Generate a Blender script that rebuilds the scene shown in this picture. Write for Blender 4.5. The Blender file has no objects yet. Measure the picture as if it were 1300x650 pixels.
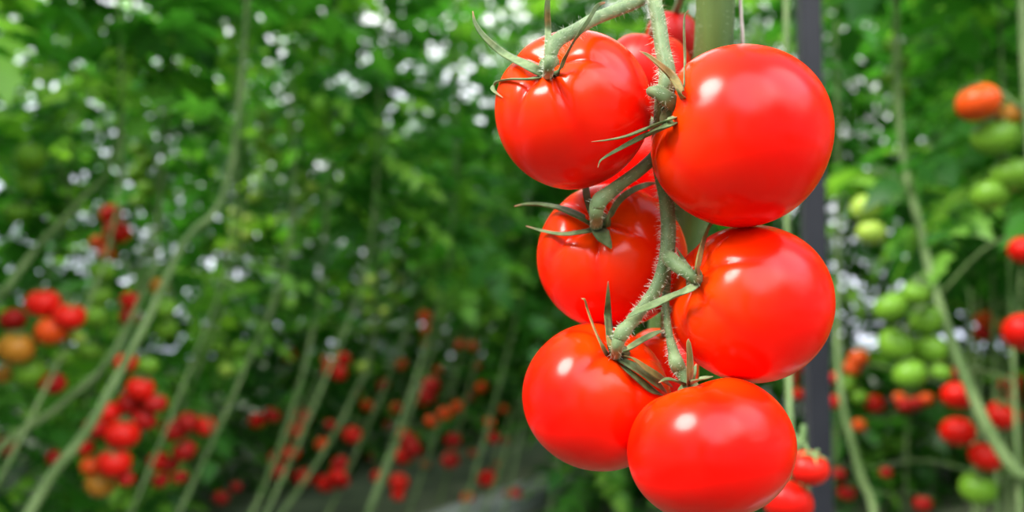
import bpy, math, random
import numpy as np
from mathutils import Vector, Matrix

random.seed(7)
rng = np.random.default_rng(7)
C = bpy.context.scene.collection
PI = math.pi

# ------------------------------------------------------------------ camera
FPX = 1126.0
CAM = Vector((0, 0, 0.9))
PITCH = math.radians(3.8)
Fv = Vector((0, math.cos(PITCH), math.sin(PITCH)))
Uv = Vector((0, -math.sin(PITCH), math.cos(PITCH)))
Rv = Vector((1, 0, 0))

def P(px, py, D):
    """a point seen at photo position (px, py) at depth D metres"""
    return CAM + D * (Fv + Rv * ((px - 650) / FPX) - Uv * ((py - 325) / FPX))

def proj(v):
    r = v - CAM
    D = r.dot(Fv)
    if D <= 0.01:
        return None
    return 650 + FPX * r.dot(Rv) / D, 325 - FPX * r.dot(Uv) / D, D

# ------------------------------------------------------------------ helpers
def link(o, parent=None):
    C.objects.link(o)
    if parent is not None:
        o.parent = parent
        o.matrix_parent_inverse = Matrix.Translation(-Vector(parent.location))
    return o

def mesh_obj(name, verts, faces, mat, parent=None, smooth=True, loc=None, attrs=None):
    me = bpy.data.meshes.new(name)
    if loc is not None:
        L = Vector(loc)
        verts = [Vector(v) - L for v in verts]
    me.from_pydata([tuple(v) for v in verts], [], faces)
    if smooth:
        me.polygons.foreach_set('use_smooth', [True] * len(me.polygons))
    if attrs:
        for k, vals in attrs.items():
            a = me.attributes.new(k, 'FLOAT', 'POINT')
            a.data.foreach_set('value', np.asarray(vals, dtype=np.float32))
    me.materials.append(mat)
    me.update()
    o = bpy.data.objects.new(name, me)
    if loc is not None:
        o.location = loc
    return link(o, parent)

def empty(name, loc, label, cat, group=None):
    o = bpy.data.objects.new(name, None)
    o.location = loc
    o.empty_display_size = 0.02
    C.objects.link(o)
    tag(o, label, cat, group)
    return o

def tag(o, label=None, cat=None, group=None, kind=None):
    if label: o['label'] = label
    if cat: o['category'] = cat
    if group: o['group'] = group
    if kind: o['kind'] = kind
    return o

def catmull(pts, n=6):
    """pts: tuples of equal length; returns smooth samples through them"""
    A = np.array(pts, dtype=float)
    if len(A) < 3:
        return np.array([A[0] + (A[-1] - A[0]) * t for t in np.linspace(0, 1, n + 1)])
    A = np.vstack([2 * A[0] - A[1], A, 2 * A[-1] - A[-2]])
    out = []
    for i in range(1, len(A) - 2):
        p0, p1, p2, p3 = A[i - 1:i + 3]
        for k in range(n):
            t = k / n
            out.append(0.5 * ((2 * p1) + (-p0 + p2) * t + (2 * p0 - 5 * p1 + 4 * p2 - p3) * t * t + (-p0 + 3 * p1 - 3 * p2 + p3) * t ** 3))
    out.append(A[-2])
    return np.array(out)

def frames(pts, hint=None):
    pts = [Vector(p) for p in pts]
    T = []
    for i in range(len(pts)):
        a = pts[max(0, i - 1)]; b = pts[min(len(pts) - 1, i + 1)]
        d = (b - a)
        T.append(d.normalized() if d.length > 1e-9 else Vector((0, 0, 1)))
    n = Vector(hint) if hint is not None else (Vector((1, 0, 0)) if abs(T[0].x) < .8 else Vector((0, 1, 0)))
    out = []
    for t in T:
        n = n - t * n.dot(t)
        if n.length < 1e-6:
            n = t.orthogonal()
        n.normalize()
        out.append((t, n.copy(), t.cross(n)))
        if hint is not None:
            n = n * .5 + Vector(hint) * .5
    return pts, out

class MB:
    def __init__(s): s.v = []; s.f = []; s.tip = []
    def tube(s, path, sides=10, n=5, ridge=0.0, smooth=True):
        """path: list of (x, y, z, radius)"""
        A = catmull(path, n) if smooth else np.array(path, dtype=float)
        pts, fr = frames([tuple(a[:3]) for a in A])
        base = len(s.v)
        for i, (p, (t, n1, n2)) in enumerate(zip(pts, fr)):
            r = max(1e-5, A[i][3])
            for k in range(sides):
                a = 2 * PI * k / sides
                rr = r * (1 + ridge * math.cos(3 * a + 1.0))
                s.v.append(p + n1 * (rr * math.cos(a)) + n2 * (rr * math.sin(a)))
        m = len(pts)
        for i in range(m - 1):
            for k in range(sides):
                k2 = (k + 1) % sides
                s.f.append((base + i * sides + k, base + i * sides + k2, base + (i + 1) * sides + k2, base + (i + 1) * sides + k))
        s.f.append(tuple(base + k for k in range(sides))[::-1])
        s.f.append(tuple(base + (m - 1) * sides + k for k in range(sides)))
        return s
    def blade(s, path, hint, fold=.35, thick=.25, n=6, twist=0.0):
        """a narrow leaf: path (x, y, z, half width); hint = the way its face looks"""
        A = catmull(path, n)
        pts, fr = frames([tuple(a[:3]) for a in A], hint)
        base = len(s.v); S = 8
        m = len(pts)
        for i, (p, (t, nrm, side)) in enumerate(zip(pts, fr)):
            w = max(4e-5, A[i][3])
            tw = twist * i / m
            nr = nrm * math.cos(tw) + side * math.sin(tw)
            sd = side * math.cos(tw) - nrm * math.sin(tw)
            th = min(w * thick, .0006) + 5e-5
            ring = [(-1, fold, 0), (-.55, fold * .35, 1), (0, 0, 1), (.55, fold * .35, 1), (1, fold, 0),
                    (.55, fold * .35, -1), (0, 0, -1.4), (-.55, fold * .35, -1)]
            for x, h, q in ring:
                s.tip.append(max(0, (i / (m - 1) - .86) / .14))
                s.v.append(p + sd * (x * w) + nr * (h * w + q * th))
        for i in range(m - 1):
            for k in range(S):
                k2 = (k + 1) % S
                s.f.append((base + i * S + k, base + i * S + k2, base + (i + 1) * S + k2, base + (i + 1) * S + k))
        s.f.append(tuple(base + k for k in range(S))[::-1])
        s.f.append(tuple(base + (m - 1) * S + k for k in range(S)))
        return s
    def box(s, c, sx, sy, sz, rz=0.0, bev=0.0):
        base = len(s.v); ca, sa = math.cos(rz), math.sin(rz)
        for z in (-1, 1):
            for x, y in ((-1, -1), (1, -1), (1, 1), (-1, 1)):
                X, Y = x * sx / 2, y * sy / 2
                s.v.append(Vector((c[0] + X * ca - Y * sa, c[1] + X * sa + Y * ca, c[2] + z * sz / 2)))
        for f in ((3, 2, 1, 0), (4, 5, 6, 7), (0, 1, 5, 4), (1, 2, 6, 5), (2, 3, 7, 6), (3, 0, 4, 7)):
            s.f.append(tuple(base + k for k in f))
        return s
    def build(s, name, mat, parent=None, smooth=True, loc=None):
        return mesh_obj(name, s.v, s.f, mat, parent, smooth, loc, {'tip': s.tip} if len(s.tip) == len(s.v) else None)

# ------------------------------------------------------------------ materials
def new_mat(name):
    m = bpy.data.materials.new(name); m.use_nodes = True
    nt = m.node_tree
    return m, nt, nt.nodes['Principled BSDF'], nt.nodes['Material Output']

def setp(b, **kw):
    for k, v in kw.items():
        b.inputs[k.replace('_', ' ')].default_value = v

def noise_mix(nt, c1, c2, scale, detail=3, lo=.35, hi=.65, coord='Object', stretch=None):
    tc = nt.nodes.new('ShaderNodeTexCoord')
    no = nt.nodes.new('ShaderNodeTexNoise'); no.inputs['Scale'].default_value = scale; no.inputs['Detail'].default_value = detail
    if stretch:
        mp = nt.nodes.new('ShaderNodeMapping'); mp.inputs['Scale'].default_value = stretch
        nt.links.new(tc.outputs[coord], mp.inputs['Vector']); nt.links.new(mp.outputs['Vector'], no.inputs['Vector'])
    else:
        nt.links.new(tc.outputs[coord], no.inputs['Vector'])
    r = nt.nodes.new('ShaderNodeValToRGB')
    r.color_ramp.elements[0].position = lo; r.color_ramp.elements[0].color = (*c1, 1)
    r.color_ramp.elements[1].position = hi; r.color_ramp.elements[1].color = (*c2, 1)
    nt.links.new(no.outputs['Fac'], r.inputs['Fac'])
    return r, no

def fruit_mat(name, body, shoulder, rough=.21, sss=.0):
    m, nt, b, out = new_mat(name)
    at = nt.nodes.new('ShaderNodeAttribute'); at.attribute_name = 'shoulder'
    rp = nt.nodes.new('ShaderNodeMix'); rp.data_type = 'RGBA'
    r, no = noise_mix(nt, body, tuple(min(1, c * 1.12) for c in body), 18, 2)
    nt.links.new(at.outputs['Fac'], rp.inputs['Factor'])
    nt.links.new(r.outputs['Color'], rp.inputs['A'])
    rp.inputs['B'].default_value = (*shoulder, 1)
    nt.links.new(rp.outputs['Result'], b.inputs['Base Color'])
    # pale pin-point speckles of the skin
    tc = nt.nodes.new('ShaderNodeTexCoord')
    vo = nt.nodes.new('ShaderNodeTexVoronoi'); vo.inputs['Scale'].default_value = 260
    nt.links.new(tc.outputs['Object'], vo.inputs['Vector'])
    bp = nt.nodes.new('ShaderNodeBump'); bp.inputs['Strength'].default_value = .035; bp.inputs['Distance'].default_value = .0004
    nt.links.new(vo.outputs['Distance'], bp.inputs['Height']); nt.links.new(bp.outputs['Normal'], b.inputs['Normal'])
    setp(b, Roughness=rough, Subsurface_Weight=sss, Subsurface_Scale=.006, Coat_Weight=.0)
    b.inputs['Subsurface Radius'].default_value = (1, .25, .08)
    b.inputs['Specular IOR Level'].default_value = .26 if name.startswith('ripe') else .2
    return m

M = {}
M['ripe'] = fruit_mat('ripe_tomato_skin', (.90, .0015, .0004), (.90, .055, .0006))
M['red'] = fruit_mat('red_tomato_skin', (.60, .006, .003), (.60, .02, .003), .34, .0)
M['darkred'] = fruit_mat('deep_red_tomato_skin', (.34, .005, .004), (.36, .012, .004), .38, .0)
M['orange'] = fruit_mat('orange_tomato_skin', (.62, .06, .006), (.60, .11, .012), .3, .0)
M['turning'] = fruit_mat('turning_tomato_skin', (.40, .15, .015), (.32, .18, .02), .3, .0)
M['green'] = fruit_mat('green_tomato_skin', (.13, .27, .02), (.09, .21, .018), .3, .0)
M['lime'] = fruit_mat('light_green_tomato_skin', (.34, .47, .07), (.26, .40, .06), .3, .0)

def plant_mat(name, c1, c2, scale=60, rough=.55, stretch=None, bump=.3):
    m, nt, b, out = new_mat(name)
    r, no = noise_mix(nt, c1, c2, scale, 4, stretch=stretch)
    if 'sepal' in name:                     # sepals dry out to a pinkish brown at the very tip
        at = nt.nodes.new('ShaderNodeAttribute'); at.attribute_name = 'tip'
        mx = nt.nodes.new('ShaderNodeMix'); mx.data_type = 'RGBA'; mx.inputs['B'].default_value = (.42, .17, .09, 1)
        nt.links.new(at.outputs['Fac'], mx.inputs['Factor']); nt.links.new(r.outputs['Color'], mx.inputs['A'])
        nt.links.new(mx.outputs['Result'], b.inputs['Base Color'])
    else:
        nt.links.new(r.outputs['Color'], b.inputs['Base Color'])
    bp = nt.nodes.new('ShaderNodeBump'); bp.inputs['Strength'].default_value = bump; bp.inputs['Distance'].default_value = .0006
    nt.links.new(no.outputs['Fac'], bp.inputs['Height']); nt.links.new(bp.outputs['Normal'], b.inputs['Normal'])
    setp(b, Roughness=rough, Sheen_Weight=.08)
    b.inputs['Specular IOR Level'].default_value = .3
    return m

M['truss'] = plant_mat('downy_truss_stem', (.105, .165, .065), (.19, .26, .115), 160)
M['sepal'] = plant_mat('green_sepal', (.09, .145, .05), (.19, .25, .105), 220, .6)
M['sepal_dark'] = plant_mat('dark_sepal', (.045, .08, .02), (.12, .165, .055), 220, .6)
M['sepal_brown'] = plant_mat('browning_sepal', (.14, .13, .03), (.30, .20, .06), 200, .6)
M['main_stem'] = plant_mat('thick_vine_stem', (.035, .075, .012), (.09, .15, .028), 40, .5, (1, 1, .08))
M['vine_stem'] = plant_mat('pale_vine_stem', (.07, .13, .03), (.16, .23, .08), 12, .6)
M['twine'] = plant_mat('pale_twine', (.42, .34, .30), (.62, .54, .48), 500, .8, (1, 1, .3))
M['post'] = plant_mat('dark_grey_steel', (.009, .009, .014), (.014, .014, .020), 8, .45, None, .02)
M['film'] = plant_mat('white_film', (.16, .19, .17), (.36, .38, .36), 5, .5, None, .1)

m, nt, b, out = new_mat('stem_hair')
setp(b, Base_Color=(.75, .78, .62, 1), Roughness=.5)
M['hair'] = m

def leaf_mat():
    m, nt, b, out = new_mat('tomato_leaf')
    at = nt.nodes.new('ShaderNodeAttribute'); at.attribute_name = 'tint'
    r = nt.nodes.new('ShaderNodeValToRGB')
    e = r.color_ramp.elements
    e[0].position = 0; e[0].color = (.018, .085, .012, 1)
    e[1].position = 1; e[1].color = (.23, .42, .055, 1)
    k = e.new(.6); k.color = (.06, .225, .026, 1)
    nt.links.new(at.outputs['Fac'], r.inputs['Fac'])
    nt.links.new(r.outputs['Color'], b.inputs['Base Color'])
    setp(b, Roughness=.42)
    b.inputs['Specular IOR Level'].default_value = .25
    tr = nt.nodes.new('ShaderNodeBsdfTranslucent')
    mul = nt.nodes.new('ShaderNodeMix'); mul.data_type = 'RGBA'; mul.blend_type = 'MULTIPLY'; mul.inputs['Factor'].default_value = 1
    nt.links.new(r.outputs['Color'], mul.inputs['A']); mul.inputs['B'].default_value = (2.2, 2.4, 1.2, 1)
    nt.links.new(mul.outputs['Result'], tr.inputs['Color'])
    mx = nt.nodes.new('ShaderNodeMixShader'); mx.inputs['Fac'].default_value = .45
    nt.links.new(b.outputs['BSDF'], mx.inputs[1]); nt.links.new(tr.outputs['BSDF'], mx.inputs[2])
    nt.links.new(mx.outputs['Shader'], out.inputs['Surface'])
    return m
M['leaf'] = leaf_mat()

m, nt, b, out = new_mat('greenhouse_floor')
r, no = noise_mix(nt, (.045, .06, .03), (.13, .15, .085), 3.5, 8)
nt.links.new(r.outputs['Color'], b.inputs['Base Color']); setp(b, Roughness=.8)
M['floor'] = m

# ------------------------------------------------------------------ tomato shape
def tomato_shape(nu, nv, lobes, amp, dip, flat=.93, seed=0, crease=.5):
    """unit tomato, stem end at +Z"""
    rs = random.Random(seed)
    ph = [rs.uniform(0, 2 * PI) for _ in range(4)]
    V = []; sh = []
    for i in range(nv + 1):
        th = PI * i / nv
        th = th if i in (0, nv) else th
        for j in range(nu):
            p = 2 * PI * j / nu
            q = p + .22 * math.sin(p + ph[0]) + .12 * math.sin(2 * p + ph[1])
            c = abs(math.cos(lobes * q / 2 + ph[2]))
            cre = (1 - c) ** 2.2
            near = math.exp(-(th / .68) ** 2) * min(1, th / .25)
            r = 1 - amp * cre * near * crease * 2 - amp * .07 * cre * math.sin(th) ** 2
            r *= 1 + .012 * math.sin(2 * p + ph[3]) * math.sin(th) + .01 * math.sin(3 * p + ph[0]) * math.sin(th)
            rho = math.sin(th) ** .94 * r if 0 < i < nv else 0
            z = math.cos(th) * flat * (r * .5 + .5)
            z -= dip * math.exp(-(th / .36) ** 2) + amp * cre * .35 * math.exp(-((th - .45) / .4) ** 2)
            if z < 0:
                z *= .96
                z += .03 * math.exp(-((PI - th) / .2) ** 2)
            V.append((rho * math.cos(p), rho * math.sin(p), z))
            sh.append(max(0, min(1, math.exp(-(th / .85) ** 2) * (1 - .5 * cre))))
    F = []
    for i in range(nv):
        for j in range(nu):
            j2 = (j + 1) % nu
            a, b_, c_, d = i * nu + j, i * nu + j2, (i + 1) * nu + j2, (i + 1) * nu + j
            if i == 0: F.append((a, d, c_))
            elif i == nv - 1: F.append((a, d, b_))
            else: F.append((a, d, c_, b_))
    return V, F, sh

# ------------------------------------------------------------------ the hanging truss in focus
class Fruit:
    def __init__(s, px, py, rx, ry, D, axis, lobes, amp, dip, seed, label, mat='ripe', fw=.93, cal=True):
        s.px, s.py, s.rx, s.ry, s.D = px, py, rx, ry, D
        s.c = P(px, py, D)
        s.R = rx * D / FPX
        ax = (Rv * axis[0] + Fv * axis[1] + Uv * axis[2]).normalized()
        s.ax = ax
        V, F, sh = tomato_shape(112, 60, lobes, amp, dip, fw, seed)
        q = Vector((0, 0, 1)).rotation_difference(ax).to_matrix()
        W = [q @ Vector(v) for v in V]
        # bring the silhouette to the fruit's real width and height
        xs = [w.dot(Rv) for w in W]; zs = [w.dot(Uv) for w in W]
        cx, cz = (max(xs) + min(xs)) / 2, (max(zs) + min(zs)) / 2
        kx = 2 / (max(xs) - min(xs)) * s.R; kz = 2 / (max(zs) - min(zs)) * ry * D / FPX
        ky = (kx + kz) / 2
        def tr(w):
            return s.c + Rv * ((w.dot(Rv) - cx) * kx) + Uv * ((w.dot(Uv) - cz) * kz) + Fv * (w.dot(Fv) * ky)
        Wv = [tr(w) for w in W]
        s.cal = Wv[0]
        s.calD = (s.cal - CAM).dot(Fv)
        s.calpx = proj(s.cal)
        s.root = empty('tomato', s.c, label, 'tomato', 'ripe tomatoes of the truss in focus')
        mesh_obj('fruit', Wv, F, M[mat], s.root, True, s.c, {'shoulder': sh})
    def sd(s, px, py):
        u = 1 - ((px - s.px) / s.rx) ** 2 - ((py - s.py) / s.ry) ** 2
        return s.D - s.R * math.sqrt(max(0, u))

def attach(o, parent):
    """keep o where it is in the world"""
    bpy.context.view_layer.update()
    o.parent = parent
    o.matrix_parent_inverse = parent.matrix_world.inverted()

def hair_part(path, parent, n, seed=0, ln=.0022):
    rs = random.Random(seed)
    A = catmull(path, 8)
    pts, fr = frames([tuple(a[:3]) for a in A])
    mb = MB()
    for _ in range(n):
        i = rs.randrange(len(pts) - 1); t = rs.random()
        p = pts[i].lerp(pts[i + 1], t); r = A[i][3] * (1 - t) + A[i + 1][3] * t
        a = rs.uniform(0, 2 * PI)
        d = fr[i][1] * math.cos(a) + fr[i][2] * math.sin(a)
        d2 = (d + fr[i][0] * rs.uniform(-.5, .5)).normalized()
        L = ln * rs.uniform(.25, 1.0) * (1.4 if rs.random() < .12 else 1)
        w = .00004
        q = p + d * r * .95
        e1 = d2.orthogonal().normalized(); e2 = d2.cross(e1)
        bend = Vector((rs.uniform(-1, 1), rs.uniform(-1, 1), -.6)) * L * .25
        b0 = len(mb.v)
        for f, ww in ((0, w * 1.3), (.55, w), (1, w * .25)):
            ctr = q + d2 * (L * f) + bend * f * f
            for m_ in range(3):
                an = 2 * PI * m_ / 3
                mb.v.append(ctr + e1 * (ww * math.cos(an)) + e2 * (ww * math.sin(an)))
        for k in range(2):
            for m_ in range(3):
                m2 = (m_ + 1) % 3
                mb.f.append((b0 + 3 * k + m_, b0 + 3 * k + m2, b0 + 3 * k + 3 + m2, b0 + 3 * k + 3 + m_))
    o = mb.build('stem_hair', M['hair'], None, False, loc=path[0][:3])
    o['kind'] = 'stuff'
    attach(o, parent)
    return o

def calyx2(s, sepals, stalk=None, nh=0):
    hub = MB(); c = s.cal
    hub.tube([(*(c - s.ax * .001), .0046), (*(c + s.ax * .0016), .0042), (*(c + s.ax * .0030), .0022)], 14, 4)
    h = hub.build('calyx', M['sepal'], None, loc=c)
    attach(h, s.root)
    for k, (pts, hint, mat, fold) in enumerate(sepals):
        path = []
        for i, (x, y, mm, w) in enumerate(pts):
            D = s.calD - .001 if mm is None else s.sd(x, y) - mm / 1000
            path.append((*P(x, y, D), w * D / FPX))
        hv = Rv * hint[0] + Fv * hint[1] + Uv * hint[2]
        o = MB().blade(path, hv, fold).build('sepal', M[mat], None, loc=path[0][:3])
        attach(o, h)
        if 'brown' in mat: o['label'] = 'browning dry sepal'
    if stalk:
        path = [(*P(x, y, D if D is not None else s.calD), w * (D if D is not None else s.calD) / FPX) for x, y, D, w in stalk]
        o = MB().tube(path, 16, 6).build('stalk', M['truss'], None, loc=path[0][:3])
        attach(o, s.root)
        if nh: hair_part(path, o, nh, seed=int(s.px))

FRONT = (0, -1, 0)
T1 = Fruit(727, 140.5, 99, 100.5, .372, (-.42, -.68, .60), 5, .10, .20, 3, 'uppermost ripe red tomato of the sharp truss, ribbed shoulders, a sepal curling off its side', fw=.95)
T2 = Fruit(940, 174, 110.5, 115, .356, (-.96, -.10, .25), 6, .016, .16, 5, 'largest and roundest ripe red tomato, below the thick green stem and twine', fw=.97)
T3 = Fruit(776, 325, 94.5, 92, .410, (-.24, -.74, .56), 5, .10, .20, 11, 'ripe red tomato facing us with star shaped calyx, tucked under the ribbed top tomato', fw=.95)
T4 = Fruit(952, 385, 100.5, 100, .368, (-.84, -.32, .36), 6, .04, .13, 8, 'ripe red tomato touching the underside of the largest one, stalk joining at its side', fw=.95)
T5 = Fruit(757, 503, 94, 91.5, .385, (.36, -.44, .82), 5, .06, .18, 9, 'ripe red tomato with spiky upright sepals, lowest on the side away from the dark post', fw=.93)
T6 = Fruit(903, 570, 106, 91, .345, (-.30, .24, .92), 6, .03, .13, 2, 'broad flattened ripe red tomato hanging lowest on the sharp truss', fw=.90)
# fruits of the same truss half hidden behind
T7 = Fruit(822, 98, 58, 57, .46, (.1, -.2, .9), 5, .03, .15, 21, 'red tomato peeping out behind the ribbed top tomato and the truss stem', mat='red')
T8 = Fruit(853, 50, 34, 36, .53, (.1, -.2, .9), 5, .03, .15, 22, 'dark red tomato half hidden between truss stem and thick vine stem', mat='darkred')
T9 = Fruit(802, 207, 64, 60, .475, (.1, -.2, .9), 5, .03, .15, 23, 'shaded red tomato behind the forked truss stem, between two upper tomatoes', mat='ripe')
T10 = Fruit(838, 468, 48, 50, .455, (.1, -.2, .9), 5, .03, .15, 24, 'shaded red tomato behind the thin stalk of the lowest tomato', mat='ripe')

calyx2(T1, [
    ([(692, 96, None, 6), (672, 86, 1.5, 7.5), (640, 70, 7, 6.0), (615, 48, 9, 4.2), (603, 30, 10, 2.8), (600, 14, 10, .6)], (.3, -1, .2), 'sepal', .5),
    ([(697, 92, None, 5), (695, 66, 2, 5.2), (695, 40, 7, 4.6), (694, 10, 11, 4.0), (698, -22, 13, 1.5)], (.2, -1, 0), 'sepal', .6),
    ([(692, 98, None, 5), (672, 101, 1.5, 3.4), (645, 101, 3, 3.0), (630, 105, 5, 2.8), (626, 115, 6, 3.0), (638, 124, 4, .8)], (0, -.5, 1), 'sepal', .5),
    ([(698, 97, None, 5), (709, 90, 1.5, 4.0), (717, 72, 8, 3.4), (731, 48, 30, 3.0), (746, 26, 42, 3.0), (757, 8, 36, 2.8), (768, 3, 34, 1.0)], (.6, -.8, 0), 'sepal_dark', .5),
    ([(690, 94, None, 4), (694, 82, .8, 3.6), (684, 74, 1.2, .8)], (.2, -1, .2), 'sepal', .4),
], [(835, -22, .384, 9), (815, -2, .378, 8.5), (785, 12, .368, 8), (755, 24, .352, 8), (728, 40, .335, 8.5), (711, 49, .326, 9.5), (703, 58, .323, 9.5), (699, 72, .322, 8), (697, 86, .324, 7), (695, 97, None, 7)], 420)

calyx2(T2, [
    ([(868, 133, None, 4), (863, 119, 5, 6.5), (853, 100, 14, 6.8), (836, 83, 20, 4.6), (822, 71, 22, 2.8), (812, 65, 23, .5)], (.1, -1, .35), 'sepal_brown', .6),
    ([(868, 128, None, 2), (868.5, 108, 1, 3.0), (869, 75, 2, 3.0), (868, 40, 3, 2.4), (869, 20, 3, 1.6), (874, 13, 3, .8)], (1, -1, 0), 'sepal', .4),
    ([(866, 147, None, 5), (850, 152, 4, 4.2), (825, 162, 9, 4.2), (797, 173, 13, 3), (772, 178, 16, 1.9), (751, 180, 17, .5)], (-.1, -.5, 1), 'sepal', .5),
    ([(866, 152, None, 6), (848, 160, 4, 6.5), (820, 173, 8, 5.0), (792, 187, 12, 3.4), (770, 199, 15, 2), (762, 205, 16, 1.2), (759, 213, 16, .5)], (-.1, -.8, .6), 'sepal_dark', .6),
], [(838, 118, .349, 11), (826, 116, .346, 6), (836, 118, .344, 9), (848, 126, .344, 10.5), (860, 135, .348, 9.5), (873, 144, .356, 8)], 120)

calyx2(T3, [
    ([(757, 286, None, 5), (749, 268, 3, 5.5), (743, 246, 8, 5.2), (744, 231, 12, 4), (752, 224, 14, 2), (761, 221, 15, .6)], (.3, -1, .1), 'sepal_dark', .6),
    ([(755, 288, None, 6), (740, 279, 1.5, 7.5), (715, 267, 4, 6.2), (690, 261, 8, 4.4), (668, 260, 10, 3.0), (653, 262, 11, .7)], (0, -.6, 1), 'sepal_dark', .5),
    ([(757, 292, None, 5), (742, 295, 1, 4.2), (715, 298, 3, 3.8), (690, 294, 5, 2.8), (668, 287, 7, .6)], (0, -.8, .8), 'sepal', .5),
    ([(758, 290, None, 9), (763, 297, .8, 11), (769, 305, 1.2, 7.5), (774, 312, 1.2, 3.5), (776, 316, 1, .8)], (0, -1, .4), 'sepal', .25),
    ([(760, 289, None, 6), (770, 278, 2, 5.5), (783, 257, 5, 4.5), (800, 243, 9, 4), (820, 235, 12, 3.4), (837, 232, 14, .8)], (.6, -.7, .3), 'sepal', .5),
], [(832, 192, .378, 6), (829, 200, .376, 7.5), (812, 216, .371, 8), (790, 232, .366, 8), (773, 245, .361, 9), (763, 253, .358, 10.5), (758, 262, .358, 10), (757, 275, .362, 8.5), (757, 290, None, 8)], 160)

calyx2(T4, [
    ([(886, 352, None, 6), (884, 340, 2, 6), (888, 320, 4, 5.5), (893, 303, 8, 4.0), (899, 288, 10, 3), (904, 281, 10, 2.5), (896, 280, 9, 1.6), (893, 265, 9, .5)], (.7, -.8, 0), 'sepal_brown', .5),
    ([(886, 360, None, 5), (876, 368, 3, 6), (855, 377, 9, 6.2), (832, 387, 14, 6), (812, 395, 17, 4.5), (800, 401, 18, 2.5), (795, 404, 18, .6)], (0, -.8, .7), 'sepal', .5),
    ([(884, 349, None, 4), (875, 340, 4, 3.5), (866, 328, 8, 3), (858, 314, 10, .8)], (.3, -.8, .5), 'sepal', .4),
], [(846, 324, .366, 7), (851, 329, .358, 10), (860, 337, .353, 9.5), (872, 346, .350, 8), (880, 353, .350, 7.5), (888, 357, None, 7.5)], 120)

calyx2(T5, [
    ([(772, 455, None, 4), (764, 440, 1.5, 3.4), (753, 415, 5, 3.0), (745, 392, 9, 2.2), (742, 381, 11, 1.6), (738, 379, 11, .5)], (.7, -.7, 0), 'sepal_brown', .5),
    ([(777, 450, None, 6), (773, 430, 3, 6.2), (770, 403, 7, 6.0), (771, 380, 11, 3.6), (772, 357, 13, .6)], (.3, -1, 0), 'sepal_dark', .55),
    ([(777, 458, None, 4), (777, 446, 4, 5.5), (773, 434, 7, 3.5), (771, 426, 8, 1)], (.3, -1, .2), 'sepal_brown', .5),
    ([(786, 452, None, 5), (798, 444, 3, 5.2), (815, 433, 6, 5), (832, 424, 10, 4.0), (845, 419, 12, .8)], (0, -.7, .8), 'sepal', .5),
    ([(783, 457, None, 6), (797, 463, 2, 6.5), (815, 474, 4, 7), (832, 487, 6, 6.5), (846, 498, 8, 2)], (0, -.8, .7), 'sepal', .5),
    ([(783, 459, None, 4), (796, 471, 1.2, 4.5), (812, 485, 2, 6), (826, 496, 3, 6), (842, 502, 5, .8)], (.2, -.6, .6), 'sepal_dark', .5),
    ([(788, 452, None, 3), (802, 455, 7, 2.4), (818, 467, 9, 4.2), (838, 481, 11, 5.0), (853, 491, 12, 1.5)], (.2, -.8, .5), 'sepal_brown', .6),
], [(813, 393, .363, 7), (806, 405, .357, 8), (797, 414, .352, 8.5), (791, 421, .350, 10), (786, 430, .350, 9), (783, 442, .352, 7.5), (781, 456, None, 7)], 160)

calyx2(T6, [
    ([(873, 487, None, 6), (874, 474, 4, 6.2), (874, 452, 8, 5), (873, 436, 10, 3.5), (874, 430, 10, .8)], (.5, -.9, 0), 'sepal_brown', .6),
    ([(875, 488, None, 5), (885, 483, 3, 4), (897, 480, 5, 3.4), (905, 478, 5, .6)], (0, -.5, 1), 'sepal', .5),
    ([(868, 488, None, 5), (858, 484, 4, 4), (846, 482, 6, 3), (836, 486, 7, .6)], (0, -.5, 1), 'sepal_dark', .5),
    ([(876, 486, None, 4), (880, 474, -2, 4), (884, 462, -3, .8)], (0, -1, .4), 'sepal', .5),
], [(851, 432, .361, 5.5), (855, 447, .356, 7), (858, 459, .352, 9.5), (862, 468, .353, 9.5), (867, 477, .352, 7.5), (872, 488, None, 7)], 120)

# ---- the vine that carries them
hero = empty('tomato_vine', P(905, 640, .52).xy.to_3d(), 'thick green tomato vine carrying the truss of sharp ripe tomatoes', 'vine')
def stem_path(pts): return [(*P(x, y, D), w * D / FPX) for x, y, D, w in pts]
sp = stem_path([(925, -700, .55, 20), (915, -350, .47, 22), (910, -110, .445, 23), (908, 0, .445, 23.5), (904, 80, .450, 23.5), (894, 180, .465, 23), (872, 300, .49, 22), (846, 405, .505, 21), (846, 500, .52, 21), (880, 610, .53, 21), (915, 720, .54, 20)])
sp += [(.20, .66, .45, .0085), (.16, .85, .18, .009), (.05, 1.0, .09, .009)]
o = MB().tube(sp, 22, 6, ridge=.13).build('stem', M['main_stem'], None, loc=sp[0][:3]); attach(o, hero)
hair_part(sp[2:8], o, 700, 5, .0026)
rp = stem_path([(908, -105, .445, 10), (868, -75, .42, 11), (836, -45, .392, 10), (831, -5, .375, 9.2), (836, 25, .365, 9.2), (841, 60, .357, 9.8), (847, 90, .352, 10.5), (845, 112, .350, 11), (839, 130, .354, 8.5), (836, 160, .364, 7), (834, 190, .374, 8), (839, 220, .377, 9.5), (845, 250, .375, 9.5), (848, 285, .370, 9.5), (847, 315, .367, 9.5), (843, 340, .366, 9.5), (832, 368, .364, 8.5), (818, 388, .362, 8), (809, 400, .361, 6)])
o = MB().tube(rp, 18, 6, ridge=.05).build('truss_stem', M['truss'], None, loc=rp[0][:3]); attach(o, hero)
hair_part(rp[2:], o, 1500, 9, .0028)
rp2 = stem_path([(846, 330, .372, 6), (846, 360, .371, 5.5), (845, 385, .368, 5), (847, 410, .364, 5), (852, 435, .361, 5.2), (856, 450, .357, 6)])
o = MB().tube(rp2, 14, 6).build('truss_stem', M['truss'], None, loc=rp2[0][:3]); attach(o, hero)
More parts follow.
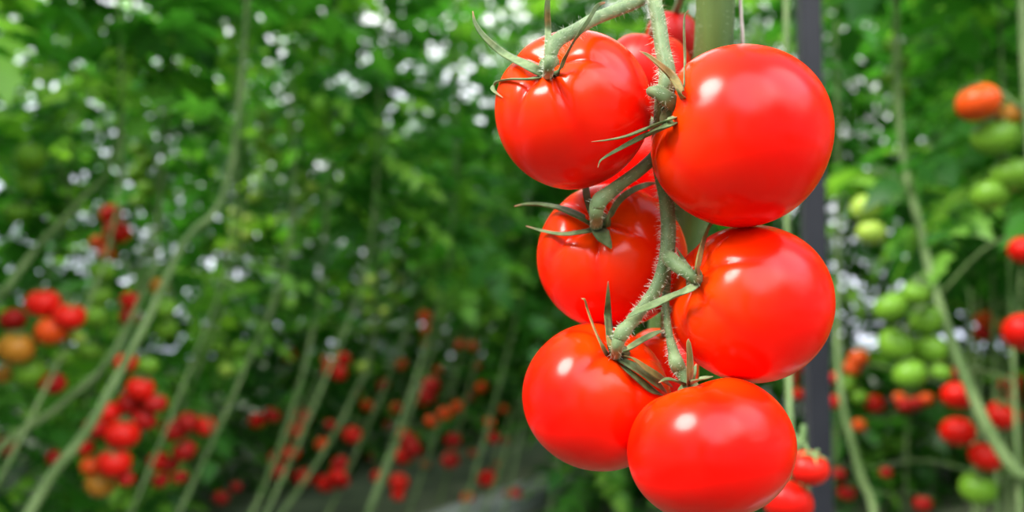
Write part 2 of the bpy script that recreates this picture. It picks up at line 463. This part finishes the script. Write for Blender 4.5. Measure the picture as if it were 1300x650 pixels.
hair_part(rp2, o, 260, 10)
# stalks of the half-hidden fruits
for T, q in ((T7, (838, 30, .372)), (T8, (880, -20, .45)), (T9, (836, 170, .366)), (T10, (846, 395, .37))):
    a = T.cal; b2 = P(*q)
    mid = a.lerp(b2, .5) + Vector((0, 0, .004))
    o = MB().tube([(*a, .0024), (*mid, .0022), (*b2, .0022)], 10, 5).build('stalk', M['truss'], None, loc=a); attach(o, T.root)

# twine beside the stem
tw = [(*P(x, y, D), .00085) for x, y, D in ((925, -700, .56), (934, -150, .47), (938, -40, .452), (941, 20, .448), (943, 60, .448), (944, 200, .46), (941, 400, .49), (938, 560, .52), (934, 720, .54))]
tw += [(.22, .62, .35, .00085), (.2, .72, .1, .00085)]
tag(MB().tube(tw, 8, 8).build('support_twine', M['twine'], None, loc=tw[-1][:3]), 'pale string running down beside the thick green vine stem', 'string')

# ------------------------------------------------------------------ leaves
def leaflet(L, W):
    """a lobed blade along +X"""
    t = [0, .14, .33, .45, .68, 1]
    w = [0.03, .46, .28, .42, .20, 0.01]
    V = []; F = []
    for i, (a, b_) in enumerate(zip(t, w)):
        z = -.22 * a * a
        V += [(a * L, 0, z * L), ((a + (.07 if b_ > .25 else -.0)) * L, b_ * W, (z - .12 * b_) * L), ((a + (.07 if b_ > .25 else 0)) * L, -b_ * W, (z - .12 * b_) * L)]
    for i in range(len(t) - 1):
        a = 3 * i
        F += [(a, a + 3, a + 4, a + 1), (a, a + 2, a + 5, a + 3)]
    return np.array(V), F

def leaf_template(seed):
    rs = random.Random(seed)
    L = rs.uniform(.26, .36)
    V = []; F = []
    def add(v, f, rot, off):
        b0 = sum(len(x) for x in V)
        V.append(v @ np.array(rot).T + np.array(off))
        F.extend(tuple(i + b0 for i in g) for g in f)
    def rc(t): return (L * t * (1 - .12 * t), .0, -.30 * L * t * t)
    # rachis: a thin three-sided rod
    N = 7; rv = []; rf = []
    for i in range(N):
        x, y, z = rc(i / (N - 1)); r = .0022 * (1.2 - i / N)
        for k in range(3):
            rv.append((x, y + r * math.cos(2.1 * k), z + r * math.sin(2.1 * k)))
    for i in range(N - 1):
        for k in range(3):
            rf.append((3 * i + k, 3 * i + (k + 1) % 3, 3 * i + 3 + (k + 1) % 3, 3 * i + 3 + k))
    add(np.array(rv), rf, Matrix.Identity(3), (0, 0, 0))
    for t, s in ((.22, .55), (.38, .8), (.50, .4), (.62, .9), (.80, .8)):
        for sgn in (-1, 1):
            ll = .095 * s * rs.uniform(.85, 1.15)
            v, f = leaflet(ll, ll * .72)
            ang = sgn * math.radians(rs.uniform(48, 72))
            R = Matrix.Rotation(ang, 3, 'Z') @ Matrix.Rotation(rs.uniform(-.1, .55), 3, 'Y') @ Matrix.Rotation(rs.uniform(-.5, .5), 3, 'X')
            add(v, f, R, rc(t + rs.uniform(-.03, .03)))
    v, f = leaflet(.10, .075)
    add(v, f, Matrix.Rotation(rs.uniform(.2, .7), 3, 'Y'), rc(1))
    return np.vstack(V), F
LEAF = [leaf_template(k) for k in range(8)]

def fast_mesh(me, V, F):
    F = np.array(F, dtype=np.int32)          # quads only
    me.vertices.add(len(V)); me.vertices.foreach_set('co', np.asarray(V, dtype=np.float32).ravel())
    me.loops.add(F.size); me.loops.foreach_set('vertex_index', F.ravel())
    me.polygons.add(len(F)); me.polygons.foreach_set('loop_start', np.arange(0, F.size, 4, dtype=np.int32))
    me.update(calc_edges=True)

KEEP = []      # the fruit one must be able to see: (px, py, radius px, depth)

def foliage(axis_pts, n, seed, parent, z0=None, spread=1.0, size=1.0, tint=(0, 1), mat='leaf', name='foliage'):
    """compound leaves set in a spiral along a stem"""
    rs = random.Random(seed)
    VV = []; FF = []; TT = []; off = 0
    A = catmull([tuple(p) for p in axis_pts], 10)[:, :3]
    a = rs.uniform(0, 6)
    for k in range(n):
        p = Vector(A[int((k + rs.random()) / n * (len(A) - 1))])
        a += 2.4 + rs.uniform(-.5, .5)
        v, f = LEAF[rs.randrange(len(LEAF))]
        sc = size * rs.uniform(.75, 1.2)
        R = Matrix.Rotation(a, 3, 'Z') @ Matrix.Rotation(rs.uniform(-.5, .45) * spread, 3, 'Y') @ Matrix.Rotation(rs.uniform(-.5, .5), 3, 'X')
        w = (v * sc) @ np.array(R).T + np.array(p)
        c = Vector(w.mean(axis=0)); q = proj(c)
        if q:
            bad = False
            lr = .12 * sc * FPX / q[2]
            if q[2] < .9 and -250 < q[0] < 1550 and -250 < q[1] < 900: bad = True
            for (x, y, r, D) in KEEP:
                if q[2] < D + .03 and (q[0] - x) ** 2 + (q[1] - y) ** 2 < max(0, r + lr) ** 2:
                    bad = True; break
            if bad: continue
        VV.append(w); FF.append(np.array(f) + off)
        TT.extend([rs.uniform(*tint) ** 1.25] * len(w)); off += len(w)
    if not VV: return None
    V = np.vstack(VV); FF = np.vstack(FF)
    me = bpy.data.meshes.new(name)
    loc = Vector(axis_pts[0][:3])
    fast_mesh(me, V - np.array(loc), FF)
    at = me.attributes.new('tint', 'FLOAT', 'POINT'); at.data.foreach_set('value', np.array(TT, dtype=np.float32))
    me.materials.append(M[mat]); me.update()
    o = bpy.data.objects.new(name, me); o.location = loc - Vector(parent.location)
    C.objects.link(o); o.parent = parent
    return o

# ------------------------------------------------------------------ blurred fruit beyond
bV, bF, bS = tomato_shape(28, 16, 5, .03, .12, .90, 4)
FM = {}
for kcol in ('red', 'darkred', 'orange', 'turning', 'green', 'lime'):
    me = bpy.data.meshes.new('tomato_' + kcol)
    me.from_pydata(bV, [], bF); me.polygons.foreach_set('use_smooth', [True] * len(me.polygons))
    a = me.attributes.new('shoulder', 'FLOAT', 'POINT'); a.data.foreach_set('value', np.array(bS, dtype=np.float32))
    me.materials.append(M[kcol]); me.update(); FM[kcol] = me
sb = MB()
for k in range(5):
    a = k * 2 * PI / 5
    d = Vector((math.cos(a), math.sin(a), 0))
    sb.blade([(*(Vector((0, 0, .80))), .10), (*(d * .35 + Vector((0, 0, .93))), .10), (*(d * .62 + Vector((0, 0, .90))), .06), (*(d * .82 + Vector((0, 0, .84))), .01)], (0, 0, 1), .15, .1, 3)
cal_me = bpy.data.meshes.new('calyx'); cal_me.from_pydata([tuple(v) for v in sb.v], [], sb.f); cal_me.materials.append(M['vine_stem'])

CN = {'red': 'red', 'darkred': 'deep red', 'orange': 'orange', 'turning': 'brownish orange', 'green': 'green', 'lime': 'pale green'}
ORD = ['topmost', 'second from top', 'third from top', 'fourth from top', 'fifth from top', 'sixth from top', 'seventh from top', 'eighth from top', 'ninth from top', 'tenth from top', 'eleventh from top', 'twelfth from top', 'thirteenth from top', 'fourteenth from top', 'fifteenth from top', 'sixteenth from top']

r_, d_, o_, t_, g_, l_ = 'red', 'darkred', 'orange', 'turning', 'green', 'lime'
# description of where it hangs, depth (m), fruit (px, py, diameter px, colour)
CLUSTERS = [
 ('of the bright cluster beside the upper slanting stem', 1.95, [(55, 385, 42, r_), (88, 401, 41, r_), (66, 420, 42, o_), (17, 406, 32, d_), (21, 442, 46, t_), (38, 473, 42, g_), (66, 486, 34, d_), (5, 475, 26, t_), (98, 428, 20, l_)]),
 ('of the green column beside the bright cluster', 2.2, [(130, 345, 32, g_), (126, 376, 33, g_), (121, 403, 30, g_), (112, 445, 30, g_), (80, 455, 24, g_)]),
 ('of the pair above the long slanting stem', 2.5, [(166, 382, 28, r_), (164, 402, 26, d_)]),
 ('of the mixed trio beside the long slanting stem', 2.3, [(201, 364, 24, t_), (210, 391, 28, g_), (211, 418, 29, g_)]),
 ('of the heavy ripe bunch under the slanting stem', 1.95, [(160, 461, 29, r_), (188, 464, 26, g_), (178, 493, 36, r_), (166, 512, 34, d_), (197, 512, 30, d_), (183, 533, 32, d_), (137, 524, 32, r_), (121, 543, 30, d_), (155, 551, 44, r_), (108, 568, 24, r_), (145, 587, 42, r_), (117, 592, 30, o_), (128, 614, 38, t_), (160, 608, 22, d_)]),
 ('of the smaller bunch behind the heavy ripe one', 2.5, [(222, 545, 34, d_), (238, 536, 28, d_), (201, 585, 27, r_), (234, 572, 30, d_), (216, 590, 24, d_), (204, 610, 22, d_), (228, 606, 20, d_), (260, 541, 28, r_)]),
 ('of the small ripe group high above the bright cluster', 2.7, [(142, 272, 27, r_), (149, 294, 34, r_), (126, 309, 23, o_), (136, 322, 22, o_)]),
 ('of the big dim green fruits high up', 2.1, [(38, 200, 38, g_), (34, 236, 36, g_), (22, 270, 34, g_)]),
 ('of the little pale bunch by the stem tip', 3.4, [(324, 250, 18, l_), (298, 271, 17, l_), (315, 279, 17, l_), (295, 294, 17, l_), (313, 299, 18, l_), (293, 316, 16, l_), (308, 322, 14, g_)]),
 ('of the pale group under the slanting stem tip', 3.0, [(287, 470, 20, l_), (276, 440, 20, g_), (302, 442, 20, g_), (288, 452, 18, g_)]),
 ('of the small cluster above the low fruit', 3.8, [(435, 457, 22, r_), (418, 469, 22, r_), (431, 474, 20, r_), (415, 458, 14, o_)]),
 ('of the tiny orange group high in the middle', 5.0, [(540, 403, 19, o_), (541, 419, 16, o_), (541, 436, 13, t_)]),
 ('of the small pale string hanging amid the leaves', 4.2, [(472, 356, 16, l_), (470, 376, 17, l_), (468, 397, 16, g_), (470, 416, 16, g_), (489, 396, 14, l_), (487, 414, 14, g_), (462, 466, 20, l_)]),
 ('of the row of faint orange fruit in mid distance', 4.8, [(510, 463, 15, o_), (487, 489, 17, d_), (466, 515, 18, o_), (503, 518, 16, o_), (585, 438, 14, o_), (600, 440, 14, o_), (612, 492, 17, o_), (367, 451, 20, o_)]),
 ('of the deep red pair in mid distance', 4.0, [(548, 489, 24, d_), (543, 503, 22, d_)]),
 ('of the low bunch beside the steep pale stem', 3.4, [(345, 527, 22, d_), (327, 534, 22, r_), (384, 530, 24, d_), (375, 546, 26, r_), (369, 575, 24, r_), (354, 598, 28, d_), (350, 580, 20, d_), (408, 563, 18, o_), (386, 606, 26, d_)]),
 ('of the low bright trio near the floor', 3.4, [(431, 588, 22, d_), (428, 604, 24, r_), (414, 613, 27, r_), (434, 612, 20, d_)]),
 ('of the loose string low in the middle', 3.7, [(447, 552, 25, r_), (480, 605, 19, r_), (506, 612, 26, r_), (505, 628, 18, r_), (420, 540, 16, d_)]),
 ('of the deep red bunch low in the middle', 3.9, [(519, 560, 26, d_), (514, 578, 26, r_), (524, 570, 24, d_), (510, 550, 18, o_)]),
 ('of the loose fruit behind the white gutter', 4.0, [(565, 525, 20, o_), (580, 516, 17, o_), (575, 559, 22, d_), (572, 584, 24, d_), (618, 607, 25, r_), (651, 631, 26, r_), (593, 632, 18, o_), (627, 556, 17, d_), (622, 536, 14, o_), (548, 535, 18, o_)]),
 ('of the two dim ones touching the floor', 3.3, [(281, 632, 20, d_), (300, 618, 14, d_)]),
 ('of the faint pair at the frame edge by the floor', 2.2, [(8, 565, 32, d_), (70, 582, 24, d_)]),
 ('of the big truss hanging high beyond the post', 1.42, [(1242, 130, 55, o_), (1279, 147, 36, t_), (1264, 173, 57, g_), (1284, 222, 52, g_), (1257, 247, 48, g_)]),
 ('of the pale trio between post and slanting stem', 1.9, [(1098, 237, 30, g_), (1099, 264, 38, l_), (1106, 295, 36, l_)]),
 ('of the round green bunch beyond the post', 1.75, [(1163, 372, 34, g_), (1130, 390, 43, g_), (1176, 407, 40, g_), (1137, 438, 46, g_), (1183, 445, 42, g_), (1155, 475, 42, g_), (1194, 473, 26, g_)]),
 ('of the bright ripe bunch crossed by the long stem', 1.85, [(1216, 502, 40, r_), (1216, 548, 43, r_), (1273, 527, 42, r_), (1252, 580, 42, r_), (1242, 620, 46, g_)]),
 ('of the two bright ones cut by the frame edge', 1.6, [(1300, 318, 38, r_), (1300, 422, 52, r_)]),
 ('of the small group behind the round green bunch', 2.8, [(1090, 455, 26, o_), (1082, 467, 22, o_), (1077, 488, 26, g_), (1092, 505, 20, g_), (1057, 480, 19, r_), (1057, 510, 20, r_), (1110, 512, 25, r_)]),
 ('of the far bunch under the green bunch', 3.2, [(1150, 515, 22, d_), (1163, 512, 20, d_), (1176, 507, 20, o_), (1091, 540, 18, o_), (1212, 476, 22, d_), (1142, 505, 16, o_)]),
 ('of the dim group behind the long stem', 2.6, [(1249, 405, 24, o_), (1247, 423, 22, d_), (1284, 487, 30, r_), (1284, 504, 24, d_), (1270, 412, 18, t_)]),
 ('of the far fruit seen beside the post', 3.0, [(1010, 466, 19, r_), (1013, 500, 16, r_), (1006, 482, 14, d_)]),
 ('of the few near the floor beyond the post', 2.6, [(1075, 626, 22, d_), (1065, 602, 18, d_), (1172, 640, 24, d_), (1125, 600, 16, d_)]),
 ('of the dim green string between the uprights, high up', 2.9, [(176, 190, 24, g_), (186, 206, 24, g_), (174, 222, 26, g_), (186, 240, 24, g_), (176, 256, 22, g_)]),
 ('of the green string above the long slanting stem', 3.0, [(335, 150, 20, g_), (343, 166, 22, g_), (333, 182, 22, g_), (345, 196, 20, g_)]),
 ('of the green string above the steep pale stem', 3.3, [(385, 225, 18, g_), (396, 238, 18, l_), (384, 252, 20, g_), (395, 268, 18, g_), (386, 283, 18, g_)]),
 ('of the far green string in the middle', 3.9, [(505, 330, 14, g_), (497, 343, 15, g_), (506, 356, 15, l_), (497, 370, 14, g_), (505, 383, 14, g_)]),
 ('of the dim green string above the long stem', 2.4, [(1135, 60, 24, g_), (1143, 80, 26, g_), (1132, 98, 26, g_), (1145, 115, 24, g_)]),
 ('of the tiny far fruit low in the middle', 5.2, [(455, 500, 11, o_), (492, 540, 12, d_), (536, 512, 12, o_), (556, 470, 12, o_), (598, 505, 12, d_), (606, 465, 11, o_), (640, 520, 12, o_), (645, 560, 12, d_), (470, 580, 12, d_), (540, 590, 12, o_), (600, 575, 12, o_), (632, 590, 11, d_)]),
 ('of the truss just beneath the lowest sharp tomato', .72, [(1027, 594, 50, r_), (1000, 637, 64, r_)]),
]
ROOT_OF = {}
vines = []     # (vine Empty, list of stem points)
for where, D, lst in CLUSTERS:
    for (x, y, dm, c) in lst: KEEP.append((x, y, dm * .5, D))
for T in (T1, T2, T3, T4, T5, T6): KEEP.append((T.px, T.py, T.rx, T.D))
for q in ((720, 10), (780, 10), (640, 40), (870, 30), (920, 30)): KEEP.append((*q, 40, .5))

PROTO = {}
def proto_foliage(parent, x, y, lo, top, leaves, seed, size):
    key = (round(lo, 1), leaves, seed % 5)
    if key not in PROTO:
        hold = bpy.data.objects.new('hold', None); hold.location = (0, 0, 0)
        keep = KEEP[:]; KEEP.clear()
        ax = [(0, 0, lo + (3.0 - lo) * k / 4 + 50) for k in range(5)]
        o = foliage(ax, leaves, 900 + seed % 5, hold, size=size); KEEP.extend(keep)
        PROTO[key] = o.data; bpy.data.objects.remove(o); bpy.data.objects.remove(hold)
    o = bpy.data.objects.new('foliage', PROTO[key]); C.objects.link(o)
    o.location = (x - parent.location.x, y - parent.location.y, lo - parent.location.z)
    o.rotation_euler = (0, 0, seed * 1.7); o.scale = (1, 1, (top - lo) / (3.0 - lo)); o.parent = parent
    return o

# ------------------------------------------------------------------ rows of vines
dv = Vector((.486, .874, 0)); dn = Vector((.874, -.486, 0))
def vine(pts, r0, label, group=None, leaves=24, lo=1.0, seed=0, leaf=True, size=1.0, spread=1.0, proto=False):
    """pts: world points from the root up"""
    v = empty('tomato_vine', Vector(pts[0]), label, 'vine', group)
    A = [(*p, r0 * (1 - .6 * i / (len(pts) - 1))) for i, p in enumerate(pts)]
    mb = MB().tube(A, 7, 4)
    o = mb.build('stem', M['vine_stem'], None, loc=A[0][:3])
    o.location = (0, 0, 0); o.parent = v
    if leaf and proto:
        p = pts[-1]; proto_foliage(v, p[0], p[1], lo, p[2], leaves, seed, size)
    elif leaf:
        # leafy part of the stem, from height lo up
        S = catmull([tuple(p) for p in pts], 8)
        S = [s for s in S if s[2] > lo]
        if len(S) > 3:
            foliage(S[::3], leaves, seed, v, size=size, spread=spread)
    vines.append((v, catmull([tuple(p) for p in pts], 8)))
    return v

def px_vine(pp, label, top=2.9, r0=.0105, leaves=52, lo=1.15, seed=0):
    for x, y, D in catmull(pp, 6)[:int(len(pp) * 4)]: KEEP.append((x, y, -22, D))
    pts = [tuple(P(x, y, D)) for x, y, D in pp]
    p0, p1 = pts[0], pts[-1]
    if p0[2] > .08:       # down to the gutter
        pts.insert(0, (p0[0] - dv.x * .25, p0[1] - dv.y * .25, .005))
    pts.append((p1[0] + .03, p1[1] + .04, (p1[2] + top) / 2)); pts.append((p1[0] + .04, p1[1] + .03, top))
    return vine(pts, r0, label, None, leaves, lo, seed)

px_vine([(38, 650, 1.75), (112, 545, 1.8), (190, 400, 1.9), (235, 305, 1.95), (295, 205, 2.05)], 'pale bare vine stem slanting up from the bottom corner past the heavy ripe bunch', r0=.0125, seed=1)
px_vine([(-30, 610, 1.9), (70, 520, 2.0), (140, 455, 2.1), (190, 350, 2.3), (200, 290, 2.4)], 'lower slanting vine stem running behind the bright cluster', seed=2)
px_vine([(-30, 430, 1.9), (10, 365, 2.0), (55, 305, 2.1), (105, 250, 2.2), (150, 170, 2.3)], 'slanting vine stem above the bright cluster at the frame edge', seed=3)
px_vine([(318, 655, 2.9), (368, 530, 3.0), (395, 430, 3.1), (410, 340, 3.15)], 'steep pale vine stem rising between the low bunches', seed=4)
px_vine([(352, 660, 3.0), (410, 575, 3.2), (450, 500, 3.4), (475, 420, 3.5)], 'thin slanting vine stem next to the steep pale one', seed=5)
px_vine([(1330, 650, 1.55), (1290, 600, 1.6), (1250, 535, 1.65), (1200, 410, 1.75), (1166, 280, 1.85), (1140, 130, 1.95)], 'long pale vine stem slanting across the fruit beyond the post', r0=.014, seed=6, lo=1.55)
px_vine([(1112, 680, 1.9), (1092, 600, 1.95), (1068, 500, 2.0), (1062, 400, 2.1), (1064, 300, 2.2)], 'upright vine stem just beyond the dark post', seed=7)
px_vine([(1330, 640, 1.15), (1318, 300, 1.3), (1300, 60, 1.4)], 'vine at the frame edge carrying the big green and orange truss', seed=8, lo=1.6)
px_vine([(1010, 760, .8), (1022, 640, .8), (1015, 560, .85), (1000, 430, .95)], 'thin green vine behind the lowest sharp tomato, close to the post', seed=9, lo=1.8, r0=.006, leaves=8)

DRAW = 0
def row(origin, s0, s1, step, label, lo, leaves, seed, top=2.8, skip=None, size=1.0, proto=False):
    rs = random.Random(seed); s = s0; n = 0
    while s < s1:
        p = Vector(origin) + dv * s + dn * rs.uniform(-.12, .12)
        s += step * rs.uniform(.8, 1.2)
        if skip and skip(p): continue
        b0 = p - dv * rs.uniform(.45, .8)
        tz = top + rs.uniform(-.25, .15)
        pts = [(b0.x, b0.y, .005), (b0.x * .7 + p.x * .3, b0.y * .7 + p.y * .3, .30), (b0.x * .3 + p.x * .7, b0.y * .3 + p.y * .7, .72), (p.x, p.y, 1.15),
               (p.x + rs.uniform(-.03, .03), p.y + rs.uniform(-.03, .03), 1.9), (p.x, p.y, tz)]
        vine(pts, rs.uniform(.006, .008), label, label.replace('one of the ', ''), leaves, lo, seed * 100 + n, size=size, proto=proto)
        n += 1
ORA = (-1.0, 2.0, 0)
row(ORA, -.9, 7.5, .33, 'one of the leafy vines forming the row beyond the slanting stems', .95, 56, 1)
row((ORA[0] - dn.x * .45, ORA[1] - dn.y * .45, 0), -.5, 8.5, .34, 'one of the twin row vines close behind the slanting stems', .3, 96, 2)
row((ORA[0] - dn.x * 1.6, ORA[1] - dn.y * 1.6, 0), -1.0, 10, .36, 'one of the vines of the second row, seen through the leaves', .12, 115, 3, 2.45, proto=True)
row((ORA[0] - dn.x * 2.1, ORA[1] - dn.y * 2.1, 0), 0, 11, .36, 'one of the vines of the third row, seen through the leaves', .12, 120, 4, 2.5, proto=True)
row((ORA[0] - dn.x * 3.4, ORA[1] - dn.y * 3.4, 0), 0, 12, .36, 'one of the vines of the fourth row, seen through the leaves', .12, 130, 7, 2.7, proto=True)
ORC = (.95, 1.75, 0)
row(ORC, .2, 6.5, .36, 'one of the leafy vines in the row beyond the dark post', 1.05, 60, 5)
row((ORC[0] + dn.x * .45, ORC[1] + dn.y * .45, 0), .0, 6.5, .36, 'one of the outer vines in the row beyond the dark post', .6, 80, 6)
row((ORC[0] + dn.x * 1.6, ORC[1] + dn.y * 1.6, 0), .0, 7.5, .36, 'one of the vines of the next row beyond the dark post', .12, 110, 8, proto=True)
# the planting closes the far end of the aisle
for k in range(20):
    q = Vector((.35 + .19 * k, 3.9 + .05 * k + .32 * (k % 3), 0))
    row(q, 0, .3, .36, 'one of the vines closing the far end of the aisle', .12, 125, 40 + k, 3.4, proto=True)
for k in range(16):
    q = Vector((1.5 + .26 * k, 5.6 + .03 * k + .35 * (k % 2), 0))
    row(q, 0, .3, .36, 'one of the tall vines far down past the dark post', .12, 125, 70 + k, 3.6, proto=True)
# rows behind the photographer: they shade the truss and show in its gloss
row((ORA[0], ORA[1], 0), -5.5, -1.2, .45, 'one of the vines of the near row running past the photographer', .8, 46, 9, 2.1, proto=True)
row((-.6, -1.5, 0), -3.5, .2, .4, 'one of the vines standing behind the photographer', .6, 46, 10, 2.0, proto=True)
row((1.55, .25, 0), -4, .9, .4, 'one of the vines of the row beside the photographer', .7, 46, 11, 1.75, proto=True)

# ---- the fruit itself, with its stalks on the nearest vine
def nearest(p):
    best = None
    for v, S in vines:
        d = np.linalg.norm(S - np.array(p), axis=1); k = int(d.argmin())
        if S[k][2] < .1: continue
        if best is None or d[k] < best[0]: best = (d[k], v, S[k])
    return best
def put_fruit(p, R, col, label, group, calx, rs):
    root = bpy.data.objects.new('tomato', FM[col]); C.objects.link(root)
    root.location = p; root.scale = (R, R, R * rs.uniform(.92, 1.0))
    root.rotation_euler = (rs.uniform(-.5, .5), rs.uniform(-.5, .5), rs.uniform(0, 6))
    tag(root, label, 'tomato', group)
    if calx:
        c = bpy.data.objects.new('calyx', cal_me); C.objects.link(c); c.parent = root
    return root
rs = random.Random(3)
for ci, (where, D, lst) in enumerate(CLUSTERS):
    order = sorted(range(len(lst)), key=lambda i: lst[i][1])
    ps = []
    for rank, i in enumerate(order):
        x, y, dm, col = lst[i]
        Di = D * (1 + rs.uniform(-.02, .02)); R = dm * .5 * Di / FPX
        p = P(x, y, Di); ps.append((p, R))
        nm = ORD[rank] if rank < len(lst) - 1 else 'lowest'
        put_fruit(p, R, col, f'{CN[col]} tomato, {nm} {where}'.replace('eleventh', '11th').replace('twelfth', '12th').replace('thirteenth', '13th').replace('tenth', '10th'), 'fruit ' + where, dm >= 30, rs)
    top = max(ps, key=lambda q: q[0].z)[0]
    cen = sum((q[0] for q in ps), Vector()) / len(ps)
    bd, v, sp_ = nearest(top)
    # the truss stalk: from the vine over the top fruit down through the bunch
    mb = MB()
    st = Vector(sp_)
    chain = sorted(ps, key=lambda q: -q[0].z)
    sway = Vector((.008, .03, 0))
    path = [(*st, .0032), (*(st.lerp(chain[0][0], .6) + Vector((0, 0, .04)) + sway), .003)]
    for p, R in chain: 
        path.append((*(p * .45 + cen * .55 + sway).xy, p.z + R * .6, .0024))
    mb.tube(path, 6, 3)
    for p, R in chain:
        a = Vector((*(p * .45 + cen * .55 + sway).xy, p.z + R * .6))
        mb.tube([(*a, .0018), (*(a.lerp(p, .5) + Vector((0, 0, R * .8))), .0016), (*(p + Vector((0, 0, R * .75))), .0018)], 5, 3)
    o = mb.build('truss_stalk', M['vine_stem'], None, loc=path[0][:3])
    o.location = Vector(path[0][:3]) - Vector(v.location); o.parent = v

# ------------------------------------------------------------------ post, gutters, floor
pp = P(1035, 400, 1.4)
post = empty('support_post', (pp.x, pp.y, 0), 'dark grey square steel post standing behind the largest tomatoes', 'post')
mb = MB().box((pp.x, pp.y, 1.62), .034, .034, 3.24)
o = mb.build('shaft', M['post'], None, False, loc=(pp.x, pp.y, 0)); o.location = (0, 0, 0); o.parent = post
bm_ = o.modifiers.new('bevel', 'BEVEL'); bm_.width = .004; bm_.segments = 2
mb = MB().box((pp.x, pp.y, .006), .12, .12, .012)
o = mb.build('base_plate', M['post'], None, False, loc=(pp.x, pp.y, 0)); o.location = (0, 0, 0); o.parent = post

def gutter(origin, s0, s1, label, zz=.0):
    a = Vector(origin) + dv * s0; b2 = Vector(origin) + dv * s1
    prof = [(-.10, .0), (-.10, .07), (-.07, .08), (.07, .08), (.10, .07), (.10, .0)]
    mb = MB(); n = 30
    for i in range(n + 1):
        p = a.lerp(b2, i / n)
        for w, h in prof:
            q = p + dn * (w + .004 * math.sin(i * 2.1)) ; mb.v.append(Vector((q.x, q.y, h + zz)))
    k = len(prof)
    for i in range(n):
        for j in range(k):
            j2 = (j + 1) % k
            mb.f.append((i * k + j, i * k + j2, (i + 1) * k + j2, (i + 1) * k + j))
    mb.f.append(tuple(range(k))[::-1]); mb.f.append(tuple(n * k + j for j in range(k)))
    tag(mb.build('growing_gutter', M['film'], None, False, loc=a), label, 'gutter')
gutter((ORA[0] - dn.x * .2, ORA[1] - dn.y * .2, 0), -1.5, 8.5, 'white film covered growing gutter under the low red fruit in the middle')
gutter((ORC[0] + dn.x * .2, ORC[1] + dn.y * .2, 0), -1.0, 7, 'white film covered growing gutter beyond the dark post')

N = 40
fv = []; ff = []
for i in range(N + 1):
    for j in range(N + 1):
        x = -12 + 24 * i / N; y = -8 + 26 * j / N
        fv.append((x, y, 0))
for i in range(N):
    for j in range(N):
        a = i * (N + 1) + j
        ff.append((a, a + N + 1, a + N + 2, a + 1))
fl = mesh_obj('floor', fv, ff, M['floor']); fl['kind'] = 'structure'

# ------------------------------------------------------------------ light
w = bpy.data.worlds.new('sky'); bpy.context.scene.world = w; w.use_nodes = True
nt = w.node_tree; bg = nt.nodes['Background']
tc = nt.nodes.new('ShaderNodeTexCoord')
no = nt.nodes.new('ShaderNodeTexNoise'); no.inputs['Scale'].default_value = 1.6; no.inputs['Detail'].default_value = 3
nt.links.new(tc.outputs['Generated'], no.inputs['Vector'])
r = nt.nodes.new('ShaderNodeValToRGB')
r.color_ramp.elements[0].position = .35; r.color_ramp.elements[0].color = (.62, .70, .90, 1)
r.color_ramp.elements[1].position = .6; r.color_ramp.elements[1].color = (1, 1, 1, 1)
nt.links.new(no.outputs['Fac'], r.inputs['Fac']); nt.links.new(r.outputs['Color'], bg.inputs['Color'])
# a hazy sky: bright patches added behind for the fruit's gloss, low in front for leaf gaps, dull overhead
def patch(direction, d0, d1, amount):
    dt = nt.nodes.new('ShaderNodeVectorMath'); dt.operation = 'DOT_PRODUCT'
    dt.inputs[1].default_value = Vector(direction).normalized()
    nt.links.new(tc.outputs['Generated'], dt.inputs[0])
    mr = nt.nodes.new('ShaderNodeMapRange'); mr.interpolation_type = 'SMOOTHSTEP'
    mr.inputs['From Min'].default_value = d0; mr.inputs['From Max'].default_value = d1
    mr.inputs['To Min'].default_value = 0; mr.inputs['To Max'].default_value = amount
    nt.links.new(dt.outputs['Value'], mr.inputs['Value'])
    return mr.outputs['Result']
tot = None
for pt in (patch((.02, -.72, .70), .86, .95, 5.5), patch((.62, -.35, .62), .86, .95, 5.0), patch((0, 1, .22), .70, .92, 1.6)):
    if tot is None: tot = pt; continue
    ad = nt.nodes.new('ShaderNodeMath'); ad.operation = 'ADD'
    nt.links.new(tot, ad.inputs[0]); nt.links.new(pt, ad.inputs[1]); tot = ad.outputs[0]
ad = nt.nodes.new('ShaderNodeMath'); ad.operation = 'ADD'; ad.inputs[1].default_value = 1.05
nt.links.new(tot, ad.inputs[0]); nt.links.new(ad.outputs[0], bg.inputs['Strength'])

sun = bpy.data.lights.new('sun', 'SUN'); sun.energy = 6.5; sun.angle = math.radians(26); sun.color = (1, .97, .92)
so = bpy.data.objects.new('sun', sun); C.objects.link(so)
ld = Vector((-.62, -.30, .78))
so.rotation_euler = ld.to_track_quat('Z', 'Y').to_euler()

cam = bpy.data.cameras.new('camera'); cam.sensor_width = 36; cam.lens = 36 * FPX / 1300
cam.clip_start = .02; cam.clip_end = 100
cam.dof.use_dof = True; cam.dof.focus_distance = .345; cam.dof.aperture_fstop = cam.lens / 5.2
co = bpy.data.objects.new('camera', cam); C.objects.link(co)
co.location = CAM; co.rotation_euler = (PI / 2 + PITCH, 0, 0)
sc = bpy.context.scene; sc.camera = co
sc.view_settings.view_transform = 'Standard'; sc.view_settings.look = 'None'
sc.view_settings.gamma = 1; sc.view_settings.exposure = 0
sc.view_settings.use_curve_mapping = False
sc.cycles.max_bounces = 8
